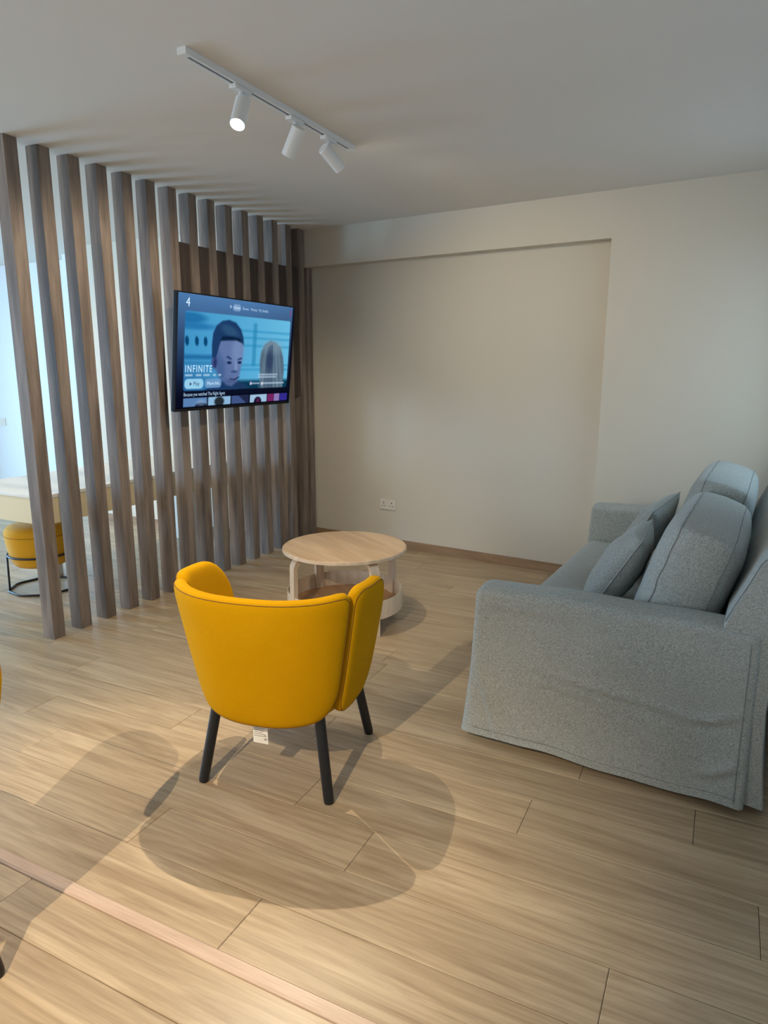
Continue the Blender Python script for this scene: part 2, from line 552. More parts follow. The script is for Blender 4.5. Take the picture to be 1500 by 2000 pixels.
def paint():
    """the flat picture on the screen, as a colour grid (u right, v down, 0..1)"""
    nx, ny = 360, 208
    u = (np.arange(nx) + 0.5) / nx
    v = (np.arange(ny) + 0.5) / ny
    U, V = np.meshgrid(u, v, indexing='ij')
    A = TVW / TVHH
    img = np.zeros((nx, ny, 3))
    def c(*t): return np.array(t) / 255.0
    def mixc(mask, col):
        col = np.asarray(col)
        img[:] = img * (1 - mask[..., None]) + col * mask[..., None]
    def sm(d, w): return np.clip(0.5 - d / w, 0, 1)
    def ell(cu, cv, ru, rv, w=0.25, rot=0.0):
        x, y_ = (U - cu) * A, (V - cv)
        cr, sr = math.cos(rot), math.sin(rot)
        x, y_ = x * cr + y_ * sr, -x * sr + y_ * cr
        d = np.sqrt((x / (ru * A)) ** 2 + (y_ / rv) ** 2) - 1
        return sm(d, w)
    def rrect(u0, u1, v0, v1, rr=0.02, w=0.006):
        x = np.abs(U - (u0 + u1) / 2) * A - ((u1 - u0) / 2 * A - rr)
        y_ = np.abs(V - (v0 + v1) / 2) - ((v1 - v0) / 2 - rr)
        d = np.hypot(np.maximum(x, 0), np.maximum(y_, 0)) + np.minimum(np.maximum(x, y_), 0) - rr
        return sm(d, w)
    def poly(pts, w=0.01):
        ins = np.zeros(U.shape, bool)
        dist = np.full(U.shape, 9.0)
        for (a0, b0), (a1, b1) in zip(pts, pts[1:] + pts[:1]):
            cond = (b0 > V) != (b1 > V)
            with np.errstate(divide='ignore', invalid='ignore'):
                xi = (a1 - a0) * (V - b0) / ((b1 - b0) if b1 != b0 else 1e-9) + a0
            ins ^= cond & (U < xi)
            ex, ey = (a1 - a0) * A, b1 - b0
            t = np.clip((((U - a0) * A) * ex + (V - b0) * ey) / (ex * ex + ey * ey + 1e-12), 0, 1)
            dist = np.minimum(dist, np.hypot((U - a0) * A - t * ex, V - b0 - t * ey))
        return sm(np.where(ins, -dist, dist), w)
    # page background
    t = np.clip(V / 0.9, 0, 1)[..., None]
    img[:] = c(84, 132, 186) * (1 - t) + c(10, 14, 34) * t
    e = np.clip((U - 0.55) / 0.45, 0, 1)[..., None]
    img[:] = img * (1 - 0.25 * e) + c(60, 78, 110) * 0.25 * e * (1 - t)
    page = img.copy()
    # cabin interior behind the two people
    t = np.clip((U - 0.05) / 0.9, 0, 1)[..., None]
    img[:] = c(70, 160, 214) * (1 - t) + c(112, 200, 240) * t
    mixc(ell(0.08, 0.20, 0.13, 0.045, 0.6) * 0.8, c(28, 110, 170))
    mixc(ell(0.12, 0.27, 0.16, 0.03, 0.9) * 0.7, c(30, 112, 176))
    for pu in (0.070, 0.142, 0.208):
        mixc(ell(pu, 0.40, 0.014, 0.042, 0.5, -0.12), c(12, 74, 122))
    mixc(rrect(0.05, 0.27, 0.52, 0.56, 0.005, 0.03) * 0.8, c(28, 104, 166))
    mixc(rrect(0.05, 0.27, 0.585, 0.60, 0.003, 0.03) * 0.5, c(28, 104, 166))
    for vv in (0.27, 0.335, 0.41, 0.60, 0.645):
        mixc(rrect(0.50, 0.97, vv, vv + 0.018, 0.004, 0.02) * 0.6, c(40, 146, 196))
    mixc(rrect(0.605, 0.640, 0.20, 0.62, 0.004, 0.02) * 0.65, c(44, 142, 190))
    mixc(rrect(0.49, 0.98, 0.76, 0.86, 0.004, 0.04), c(12, 62, 88))
    # man: shoulders, neck, head, hair, ear and features
    mixc(poly([(0.20, 0.85), (0.27, 0.79), (0.36, 0.75), (0.48, 0.76), (0.56, 0.80), (0.60, 0.85)], 0.03), c(32, 62, 104))
    mixc(poly([(0.285, 0.44), (0.30, 0.36), (0.36, 0.33), (0.45, 0.33), (0.51, 0.36), (0.522, 0.46), (0.515, 0.58), (0.50, 0.70), (0.475, 0.77), (0.435, 0.81), (0.39, 0.80), (0.335, 0.74), (0.30, 0.66)], 0.03), c(104, 126, 176))
    mixc(ell(0.475, 0.48, 0.05, 0.13, 0.9) * 0.6, c(134, 160, 208))
    mixc(poly([(0.285, 0.52), (0.32, 0.48), (0.37, 0.60), (0.37, 0.74), (0.33, 0.74), (0.30, 0.66)], 0.06) * 0.6, c(66, 98, 150))
    mixc(ell(0.285, 0.585, 0.026, 0.062, 0.4), c(74, 88, 142))
    mixc(ell(0.288, 0.59, 0.012, 0.042, 0.5) * 0.7, c(30, 44, 92))
    mixc(poly([(0.262, 0.54), (0.258, 0.42), (0.265, 0.32), (0.29, 0.25), (0.335, 0.205), (0.39, 0.19), (0.45, 0.21), (0.495, 0.27), (0.52, 0.35), (0.525, 0.42), (0.505, 0.385), (0.46, 0.37), (0.39, 0.375), (0.33, 0.385), (0.315, 0.44), (0.305, 0.50), (0.29, 0.55)], 0.016), c(30, 64, 110))
    mixc(ell(0.40, 0.29, 0.075, 0.045, 0.8, 0.25) * 0.55, c(62, 104, 140))
    mixc(poly([(0.325, 0.385), (0.34, 0.345), (0.42, 0.34), (0.49, 0.355), (0.515, 0.40), (0.46, 0.375), (0.38, 0.38)], 0.02), c(12, 36, 66))
    mixc(poly([(0.375, 0.535), (0.395, 0.525), (0.425, 0.55), (0.42, 0.56), (0.395, 0.545)], 0.012), c(34, 56, 106))
    mixc(poly([(0.47, 0.56), (0.495, 0.54), (0.515, 0.54), (0.515, 0.55), (0.49, 0.56)], 0.012), c(34, 56, 106))
    mixc(ell(0.405, 0.588, 0.020, 0.013, 0.6), c(24, 44, 88))
    mixc(ell(0.494, 0.585, 0.018, 0.013, 0.6), c(24, 44, 88))
    mixc(poly([(0.455, 0.57), (0.467, 0.57), (0.482, 0.655), (0.475, 0.67), (0.45, 0.665)], 0.02) * 0.5, c(150, 172, 216))
    mixc(ell(0.452, 0.672, 0.028, 0.012, 0.7) * 0.7, c(48, 68, 118))
    mixc(poly([(0.415, 0.735), (0.45, 0.745), (0.495, 0.72), (0.50, 0.727), (0.455, 0.757), (0.42, 0.748)], 0.01), c(26, 36, 74))
    mixc(ell(0.43, 0.765, 0.05, 0.025, 0.9) * 0.5, c(70, 84, 128))
    # woman seen from behind
    mixc(poly([(0.70, 0.85), (0.69, 0.70), (0.68, 0.58), (0.69, 0.47), (0.725, 0.395), (0.775, 0.36), (0.83, 0.375), (0.885, 0.43), (0.915, 0.53), (0.93, 0.66), (0.92, 0.85)], 0.02), c(92, 116, 136))
    mixc(ell(0.80, 0.43, 0.09, 0.07, 0.9) * 0.6, c(148, 176, 192))
    rs = np.random.RandomState(4)
    for q in range(26):
        s = rs.uniform(-1, 1)
        top, bot = 0.79 + 0.07 * s, 0.80 + 0.125 * s
        col = c(150, 174, 190) if q % 2 else c(44, 66, 96)
        wv = rs.uniform(0.003, 0.007)
        mixc(poly([(top, 0.40 + 0.05 * abs(s)), (top + wv, 0.40 + 0.05 * abs(s)), (bot + wv, 0.84), (bot - wv, 0.84)], 0.03) * 0.4, col)
    mixc(ell(0.775, 0.56, 0.035, 0.12, 0.9) * 0.6, c(34, 50, 88))
    # darker foot of the hero panel and its rounded window onto the page
    foot = np.clip((V - 0.55) / 0.3, 0, 1) * np.clip((0.5 - U) / 0.4, 0, 1) * 0.55
    mixc(foot, c(18, 58, 118))
    hero = rrect(0.052, 0.968, 0.145, 0.842, 0.022, 0.006)
    img[:] = page * (1 - hero[..., None]) + img * hero[..., None]
    # row of small pictures at the bottom
    th = [(0.055, 0.235, (96, 138, 190)), (0.245, 0.430, (150, 196, 232)), (0.440, 0.592, (70, 92, 144)), (0.606, 0.768, (170, 206, 236)),
          (0.776, 0.838, (126, 40, 104)), (0.842, 0.898, (150, 130, 196)), (0.902, 0.980, (54, 48, 150))]
    for a, b, col in th:
        mixc(rrect(a, b, 0.908, 0.985, 0.004, 0.004), c(*col))
    mixc(ell(0.19, 0.985, 0.045, 0.03, 0.3), c(22, 30, 52))
    mixc(ell(0.19, 0.955, 0.035, 0.03, 0.9) * 0.5, c(160, 190, 226))
    mixc(ell(0.335, 0.955, 0.04, 0.045, 0.35), c(40, 48, 54))
    mixc(poly([(0.50, 0.91), (0.592, 0.91), (0.592, 0.985), (0.57, 0.985)], 0.01) * 0.8, c(26, 32, 60))
    mixc(ell(0.68, 0.985, 0.036, 0.055, 0.2), c(24, 24, 56))
    mixc(ell(0.682, 0.975, 0.016, 0.03, 0.4), c(90, 36, 76))
    mixc(rrect(0.985, 1.0, 0.0, 1.0, 0.0, 0.01), c(10, 14, 34))
    mixc(rrect(0.0, 1.0, 0.986, 1.0, 0.0, 0.004), c(8, 10, 24))
    # menu pill, buttons, small illegible print
    mixc(rrect(0.418, 0.485, 0.040, 0.104, 0.030, 0.006) * 0.75, c(150, 184, 226))
    mixc(rrect(0.060, 0.202, 0.735, 0.825, 0.040, 0.006), c(160, 220, 252))
    mixc(rrect(0.214, 0.346, 0.738, 0.822, 0.038, 0.006) * 0.9, c(122, 168, 214))
    for a, b in ((0.062, 0.118), (0.142, 0.184), (0.200, 0.250), (0.275, 0.300), (0.318, 0.342)):
        mixc(rrect(a, b, 0.694, 0.711, 0.006, 0.006) * 0.85, c(188, 222, 246))
    for a, b, y0, y1 in ((0.672, 0.862, 0.697, 0.712), (0.672, 0.855, 0.722, 0.737), (0.612, 0.690, 0.784, 0.800), (0.712, 0.938, 0.786, 0.802)):
        mixc(rrect(a, b, y0, y1, 0.004, 0.008) * 0.75, c(196, 218, 242))
    mixc(ell(0.606, 0.792, 0.010, 0.016, 0.3), c(214, 200, 240))
    mixc(ell(0.712, 0.796, 0.010, 0.016, 0.3), c(224, 228, 240))
    mixc(rrect(0.962, 0.968, 0.03, 0.10, 0.002, 0.006), c(180, 50, 110))
    img = np.clip(img, 0, 1)
    return np.where(img <= 0.04045, img / 12.92, ((img + 0.055) / 1.055) ** 2.4)

pic = paint()
nx, ny = pic.shape[:2]
su0, su1, sv0, sv1 = B, TVW - B, 0.016, TVHH - B
gu = np.linspace(su0, su1, nx + 1)
gv = np.linspace(sv1, sv0, ny + 1)
GU, GV = np.meshgrid(gu, gv, indexing='ij')
R3 = np.array([[TVM[i][j] for j in range(3)] for i in range(3)])
co = (np.stack([GU, GV, np.full(GU.shape, 0.0008)], -1).reshape(-1, 3) @ R3.T)
idx = np.arange((nx + 1) * (ny + 1)).reshape(nx + 1, ny + 1)
quads = np.stack([idx[:-1, 1:], idx[1:, 1:], idx[1:, :-1], idx[:-1, :-1]], -1).reshape(-1, 4)
me = bpy.data.meshes.new('screen')
me.from_pydata(co.tolist(), [], quads.tolist())
at = me.color_attributes.new('picture', 'FLOAT_COLOR', 'CORNER')
# corner colours averaged per vertex for a smooth picture
pad = np.pad(pic, ((1, 1), (1, 1), (0, 0)), 'edge')
vc = (pad[:-1, :-1] + pad[1:, :-1] + pad[:-1, 1:] + pad[1:, 1:]) / 4
vc = vc.reshape(-1, 3)
cc = np.ones((len(quads) * 4, 4), np.float32)
cc[:, :3] = vc[quads.reshape(-1)]
at.data.foreach_set('color', cc.ravel())
ms = bpy.data.materials.new('screen_picture')
ms.use_nodes = True
nt = ms.node_tree
nt.nodes.clear()
o1 = nt.nodes.new('ShaderNodeOutputMaterial')
e1 = nt.nodes.new('ShaderNodeEmission')
a1 = nt.nodes.new('ShaderNodeVertexColor')
a1.layer_name = 'picture'
e1.inputs[1].default_value = 0.69
nt.links.new(a1.outputs[0], e1.inputs[0])
nt.links.new(e1.outputs[0], o1.inputs[0])
me.materials.append(ms)
scr = bpy.data.objects.new('screen', me)
COL.objects.link(scr)
scr.parent = tv
scr['label'] = 'lit blue screen with a man and a fair-haired woman in a film menu'

def screen_text(name, s, u, v, size, material, align='LEFT', sx=1.0, space=1.0):
    """lettering on the screen; u, v are fractions of the panel, v measured down to the middle of the line"""
    cu = bpy.data.curves.new(name, 'FONT')
    cu.body = s
    cu.size = size
    cu.align_x = align
    cu.align_y = 'CENTER'
    cu.space_character = space
    cu.resolution_u = 3
    tmp = bpy.data.objects.new(name, cu)
    COL.objects.link(tmp)
    dg = bpy.context.evaluated_depsgraph_get()
    mesh = bpy.data.meshes.new_from_object(tmp.evaluated_get(dg))
    bpy.data.objects.remove(tmp)
    T = TVM @ Matrix.Translation((su0 + u * (su1 - su0), sv1 - v * (sv1 - sv0), 0.0016)) @ Matrix.Diagonal((sx, 1, 1, 1))
    mesh.transform(T)
    mesh.materials.append(material)
    o = bpy.data.objects.new(name, mesh)
    COL.objects.link(o)
    o.parent = scr
    return o
WH = emit('screen_white', rgb(206, 232, 252), 0.9)
WH2 = emit('screen_pale', rgb(176, 208, 240), 0.8)
DK = emit('screen_dark', rgb(40, 60, 96), 0.8)
screen_text('lettering', '4', 0.055, 0.075, 0.075, WH)
screen_text('lettering', 'Home', 0.4515, 0.073, 0.026, WH, 'CENTER')
screen_text('lettering', 'Shows', 0.525, 0.073, 0.026, WH2, 'CENTER')
screen_text('lettering', 'Movies', 0.601, 0.073, 0.026, WH2, 'CENTER')
screen_text('lettering', 'My Netflix', 0.690, 0.073, 0.026, WH2, 'CENTER')
screen_text('lettering', 'INFINITE', 0.060, 0.648, 0.062, WH, 'LEFT', 0.85, 1.25)
screen_text('lettering', 'Play', 0.148, 0.780, 0.036, DK, 'CENTER')
screen_text('lettering', 'More Info', 0.280, 0.780, 0.030, WH, 'CENTER')
screen_text('lettering', 'Because you watched The Night Agent', 0.055, 0.876, 0.032, WH2, 'LEFT', 0.78)
def sp(u, v): return TVM @ Vector((su0 + u * (su1 - su0), sv1 - v * (sv1 - sv0), 0.0016))
mk('play_symbol', [sp(0.098, 0.765), sp(0.098, 0.797), sp(0.114, 0.781)], [(0, 1, 2)], DK, scr)
ring = [sp(0.398 + 0.006 * math.cos(a * math.pi / 8), 0.068 + 0.0105 * math.sin(a * math.pi / 8)) for a in range(16)]
mk('search_symbol', *tube(ring, 0.0011, 5, True), WH, scr)

# ------------------------------------------------------------------ upholstered panel helper
def round_rect_loop(w, h, radii, n):
    """n points around a rounded rectangle centred at 0; radii bl, br, tr, tl"""
    segs = []
    cs = [(-w / 2, -h / 2, radii[0], 180), (w / 2, -h / 2, radii[1], 270), (w / 2, h / 2, radii[2], 0), (-w / 2, h / 2, radii[3], 90)]
    pts = []
    for x, y_, r_, a0 in cs:
        cx, cy = x - math.copysign(r_, x), y_ - math.copysign(r_, y_)
        for k in range(9):
            a = math.radians(a0 + 90 * k / 8)
            pts.append((cx + r_ * math.cos(a), cy + r_ * math.sin(a)))
    # resample evenly
    P = pts + [pts[0]]
    L = [0]
    for a, b in zip(P, P[1:]):
        L.append(L[-1] + math.hypot(b[0] - a[0], b[1] - a[1]))
    out = []
    for i in range(n):
        s = L[-1] * i / n
        k = max(j for j in range(len(L)) if L[j] <= s + 1e-9)
        k = min(k, len(P) - 2)
        t = (s - L[k]) / max(L[k + 1] - L[k], 1e-9)
        out.append((P[k][0] + (P[k + 1][0] - P[k][0]) * t, P[k][1] + (P[k + 1][1] - P[k][1]) * t))
    return out

def panel(surf, w, h, radii, T, n=88, pw=4.0, bulge=0.0):
    """padded panel: surf(a, b) -> (point, normal) for a in +-w/2, b in +-h/2"""
    loop = round_rect_loop(w, h, radii, n)
    rhos = [0.18, 0.36, 0.54, 0.70, 0.80, 0.87, 0.92, 0.955, 0.98, 0.994]
    V, F = [], []
    def put(a, b, off):
        p, nn = surf(a, b)
        V.append(tuple(p + nn * off))
    def thick(r_): return T / 2 * ((1 - r_ ** (pw * 5)) ** (1 / 2.2)) + bulge * (1 - r_ * r_)
    rings = []
    for side in (1, -1):
        put(0, 0, side * thick(0))
        c0 = len(V) - 1
        prev = None
        for r_ in rhos:
            st = len(V)
            for x, y_ in loop:
                put(x * r_, y_ * r_, side * thick(r_))
            if prev is None:
                F += [(c0, st + i, st + (i + 1) % n) for i in range(n)]
            else:
                F += [(prev + i, st + i, st + (i + 1) % n, prev + (i + 1) % n) for i in range(n)]
            prev = st
        rings.append(prev)
    st = len(V)
    for x, y_ in loop:
        put(x, y_, 0)
    for rg in rings:
        F += [(rg + i, st + i, st + (i + 1) % n, rg + (i + 1) % n) for i in range(n)]
    return V, F, loop, thick

# ------------------------------------------------------------------ armchair
def make_armchair(label):
    root = tag(empty('armchair', (0, 0, 0)), label, 'armchair', None)
    VC = -0.03
    def prof(z):
        t = min(max((z - 0.25) / 0.5, 0), 1)
        a = 0.262 + 0.098 * t ** 0.85
        b = 0.245 + 0.090 * t ** 0.85
        return a, b
    NN = 2.6
    def shell(phi, z):
        a, b = prof(z)
        s, c = math.sin(phi), math.cos(phi)
        if c < 0:
            b = 0.46
        x = a * math.copysign(abs(s) ** (2 / NN), s)
        y_ = VC - b * math.copysign(abs(c) ** (2 / NN), c)
        return Vector((x, y_, z))
    # arc-length table at mid height
    phis = [math.radians(-150 + 300 * i / 1500) for i in range(1501)]
    P = [shell(p_, 0.52) for p_ in phis]
    S = [0]
    for a, b in zip(P, P[1:]):
        S.append(S[-1] + (b - a).length)
    mid = S[750]
    S = np.array(S) - mid
    def phi_of(s): return float(np.interp(s, S, phis))
    TH = 0.052
    def surf_gen(s0, zfun, inset=TH / 2):
        def q(a, b):
            return shell(phi_of(s0 + a), zfun(a, b))
        def surf(a, b):
            e = 0.004
            p = q(a, b)
            du = q(a + e, b) - q(a - e, b)
            dv = q(a, b + e) - q(a, b - e)
            nn = du.cross(dv).normalized()
            if nn.dot(Vector((p.x, p.y - VC - 0.02, 0))) < 0:
                nn = -nn
            return p - nn * inset, nn
        return surf
    sseam = 0.345
    wback = 2 * sseam - 0.004
    # the back: lower edge sags in the middle, top nearly level
    def zback(a, b):
        k = (b + 0.235) / 0.47
        lo = 0.258 + 0.036 * (2 * a / wback) ** 2
        hi = 0.728 + 0.012 * (2 * a / wback) ** 2
        return lo + (hi - lo) * k
    sb = surf_gen(0, zback)
    v, f, loop, th = panel(sb, wback, 0.47, (0.10, 0.10, 0.035, 0.035), TH)
    back = mk('backrest', v, f, M['yellow'], root, True)
    def seam(surf, loop, th, parent, rr=0.965, side=1):
        pth = []
        for x, y_ in loop:
            p, nn = surf(x * rr, y_ * rr)
            pth.append(p + nn * side * (th(rr) + 0.0004))
        return mk('seam', *tube(pth, 0.0016, 5, True), M['yseam'], parent, True)
    seam(sb, loop, th, back)
    ww = 0.322
    for sgn in (1, -1):
        def zwing(a, b, sgn=sgn):
            k = (b + 0.225) / 0.45
            fwd = 0.5 + sgn * a / ww
            lo = 0.282 - 0.018 * fwd
            hi = 0.748 - 0.024 * fwd
            return lo + (hi - lo) * k
        sw = surf_gen(sgn * (sseam + 0.004 + ww / 2), zwing)
        rad = (0.035, 0.10, 0.15, 0.05) if sgn > 0 else (0.10, 0.035, 0.05, 0.15)
        v, f, loop, th = panel(sw, ww, 0.45, rad, TH)
        wing = mk('wing', v, f, M['yellow'], root, True)
        seam(sw, loop, th, wing)
    # seat
    def seat_ring(z, k, dy=0.0):
        out = []
        for i in range(64):
            a = 2 * math.pi * i / 64
            s, c = math.sin(a), math.cos(a)
            ax, by = 0.262, (0.25 if c > 0 else 0.36)
            out.append((k * ax * math.copysign(abs(s) ** (2 / 3.0), s), -0.0 - k * by * math.copysign(abs(c) ** (2 / 3.0), c) + dy, z))
        return out
    rings = [(0.262, 0.70), (0.262, 0.90), (0.268, 0.96), (0.285, 0.985), (0.36, 1.0), (0.415, 0.985), (0.432, 0.95), (0.440, 0.88), (0.445, 0.6), (0.446, 0.2)]
    V, F = [], []
    for z, k in rings:
        V += seat_ring(z, k * 0.86, 0.0)
    F = grid_faces(len(rings), 64, False, True) + [tuple(range(64)), tuple(range(len(V) - 64, len(V)))]
    mk('seat', V, F, M['yellow'], root, True)
    for sx in (-1, 1):
        for sy in (-1, 1):
            p0, p1 = Vector((sx * 0.236, sy * 0.236, 0)), Vector((sx * 0.188, sy * 0.190, 0.30))
            path = [p0.lerp(p1, t) for t in (0, 0.02, 0.05, 0.5, 1)]
            mk('leg', *tube(path, 0.018, 16, False, [0.0155, 0.0175, 0.018, 0.0185, 0.019]), M['black'], root, True, 40)
    return root

ch = make_armchair('yellow upholstered tub armchair on black legs, paper tag hanging below, facing the coffee table')
ch.location = (1.775, -2.56, 0)
ch.rotation_euler = (0, 0, math.radians(11))
v = [(-0.045, 0, 0.165), (0.008, 0.004, 0.160), (0.010, 0.0, 0.20), (0.006, 0.002, 0.262), (-0.046, 0.0, 0.262), (-0.047, 0.002, 0.21)]
v = [(x - 0.005, y_ - 0.205, z) for x, y_, z in v]
vb = [(x, y_ + 0.0012, z) for x, y_, z in v]
F = [tuple(range(6)), tuple(range(11, 5, -1))] + [(i, (i + 1) % 6, 6 + (i + 1) % 6, 6 + i) for i in range(6)]
tagp = mk('care_tag', v + vb, F, M['paper'], ch)
tagp['label'] = 'white paper care tag'
lines = [box(-0.046, -0.006 - 0.004 * (k % 3), -0.2066, -0.2058, 0.240 - 0.007 * k, 0.2412 - 0.007 * k) for k in range(8)]
lines += [box(-0.008, -0.002, -0.2066, -0.2058, 0.192, 0.196), box(-0.008, -0.002, -0.2066, -0.2058, 0.178, 0.184)]
mk('print', *merge(*lines), M['ink'], tagp)

def copy_tree(o, parent=None):
    c = o.copy()
    COL.objects.link(c)
    c.parent = parent
    for k in o.children:
        if k.name.startswith('care_tag'):
            continue
        copy_tree(k, c)
    return c
ch2 = copy_tree(ch)
ch2['label'] = 'yellow armchair standing just past the floor threshold strip, one black leg in view'
ch2.location = (1.3815, -3.8265, 0)
ch2.rotation_euler = (0, 0, math.radians(71))

# ------------------------------------------------------------------ coffee table
TR = 0.352
ct = tag(empty('coffee_table', (1.245, -1.21, 0), math.radians(-31)), 'round birch coffee table with bentwood legs and a storage tray below', 'table')
top = mk('table_top', *lathe([(0.0, 0.4195), (TR - 0.012, 0.4195), (TR - 0.004, 0.422), (TR, 0.427), (TR, 0.439), (TR - 0.004, 0.444), (TR - 0.012, 0.4455), (0.0, 0.4455)][1:-1], 96), M['birch'], ct, True, 35)
mk('rim', *lathe([(TR - 0.0005, 0.424), (TR + 0.0012, 0.425), (TR + 0.0012, 0.441), (TR - 0.0005, 0.442)], 96, False), M['birchedge'], top, True, 35)
for k in range(4):
    a = math.radians(90 * k)
    # bent strip: runs out under the top, turns down to the floor
    ctr = []
    ro, zt, rb = 0.322, 0.4065, 0.055
    ctr.append((0.16, zt))
    for i in range(9):
        t = math.radians(90 * i / 8)
        ctr.append((ro - rb + rb * math.sin(t), zt - rb + rb * math.cos(t)))
    ctr += [(ro + 0.002, 0.2), (ro + 0.004, 0.0)]
    V = []
    hw, ht = 0.026, 0.0125
    for i, (r_, z_) in enumerate(ctr):
        pa, pb = ctr[max(i - 1, 0)], ctr[min(i + 1, len(ctr) - 1)]
        tx, tz = pb[0] - pa[0], pb[1] - pa[1]
        l = math.hypot(tx, tz)
        nx_, nz_ = -tz / l, tx / l
        z0 = 0.004
        for sgn, w_ in ((1, -hw), (1, hw), (-1, hw), (-1, -hw)):
            rr, zz = r_ + nx_ * ht * sgn, z_ + nz_ * ht * sgn
            V.append((rr * math.cos(a) - w_ * math.sin(a), rr * math.sin(a) + w_ * math.cos(a), max(zz, 0)))
    n = len(ctr)
    F = [(i * 4 + j, i * 4 + (j + 1) % 4, (i + 1) * 4 + (j + 1) % 4, (i + 1) * 4 + j) for i in range(n - 1) for j in range(4)]
    F += [(0, 1, 2, 3), tuple((n - 1) * 4 + j for j in range(4))]
    mk('leg', V, F, M['birchedge'], ct, True, 40)
TRR = 0.332
tray = mk('tray', *lathe([(0.05, 0.098), (TRR - 0.010, 0.098), (TRR - 0.010, 0.106), (0.05, 0.106)], 80), M['birchin'], ct, True, 35)
V, F = [], []
NR = 96
for r_, z_ in ((TRR - 0.008, 0.092), (TRR, 0.094), (TRR, 0.192), (TRR - 0.002, 0.196), (TRR - 0.008, 0.196), (TRR - 0.0095, 0.193)):
    for i in range(NR):
        a = 2 * math.pi * i / NR
        V.append((r_ * math.cos(a), r_ * math.sin(a), z_))
mk('tray_rim', V, grid_faces(6, NR, True, True), M['birchedge'], tray, True, 40)

# ------------------------------------------------------------------ sofa
SO = Vector((2.325, -2.140, 0))
SROT = math.radians(-3.3)
sofa = tag(empty('sofa', SO, SROT), 'grey linen slipcover sofa with loose back cushions along the right wall', 'sofa')
SLEN, SDEP, AW, AH = 2.0, 0.975, 0.165, 0.632
from mathutils import noise as mnoise
def nz(x, y_, z, s=1.0): return mnoise.noise(Vector((x * s, y_ * s, z * s)))

def fold(x, z):
    """drape of the slipcover on the arm side: long creases and a flared hem; returns outward distance"""
    d = 0.0
    fl = max(0.0, (0.36 - z) / 0.36)
    d += 0.030 * fl ** 1.6
    def crease(x0, z0, x1, z1, wd, hgt, bow=0.0):
        ex, ez = x1 - x0, z1 - z0
        l = math.hypot(ex, ez)
        t = ((x - x0) * ex + (z - z0) * ez) / (l * l)
        q = ((x - x0) * -ez + (z - z0) * ex) / l - bow * 4 * t * (1 - t)
        if t < -0.05 or t > 1.05:
            return 0.0
        env = math.sin(math.pi * min(max(t, 0), 1)) ** 0.6
        return 1.5 * hgt * env * (math.exp(-(q / wd) ** 2) - 0.6 * math.exp(-((q + wd * 1.6) / wd) ** 2))
    d += crease(0.22, 0.355, 0.93, 0.300, 0.012, 0.006, -0.01)
    d += crease(0.72, 0.285, 0.96, 0.360, 0.012, 0.006, -0.02)
    d += crease(0.24, 0.300, 0.55, 0.265, 0.010, 0.005, 0.015)
    d += crease(0.50, 0.27, 0.76, 0.13, 0.010, 0.005)
    d += crease(0.02, 0.33, 0.14, 0.03, 0.010, 0.008)
    d += crease(0.82, 0.12, 0.965, 0.20, 0.014, 0.008, -0.02)
    d += crease(0.05, 0.575, 0.40, 0.560, 0.014, 0.0035)
    d += 0.0035 * nz(x * 3, 0.3, z * 5) + 0.006 * fl * nz(x * 7, 1.7, z * 3)
    if x > 0.86:
        d += 0.012 * fl * (x - 0.86) / 0.1
    return d

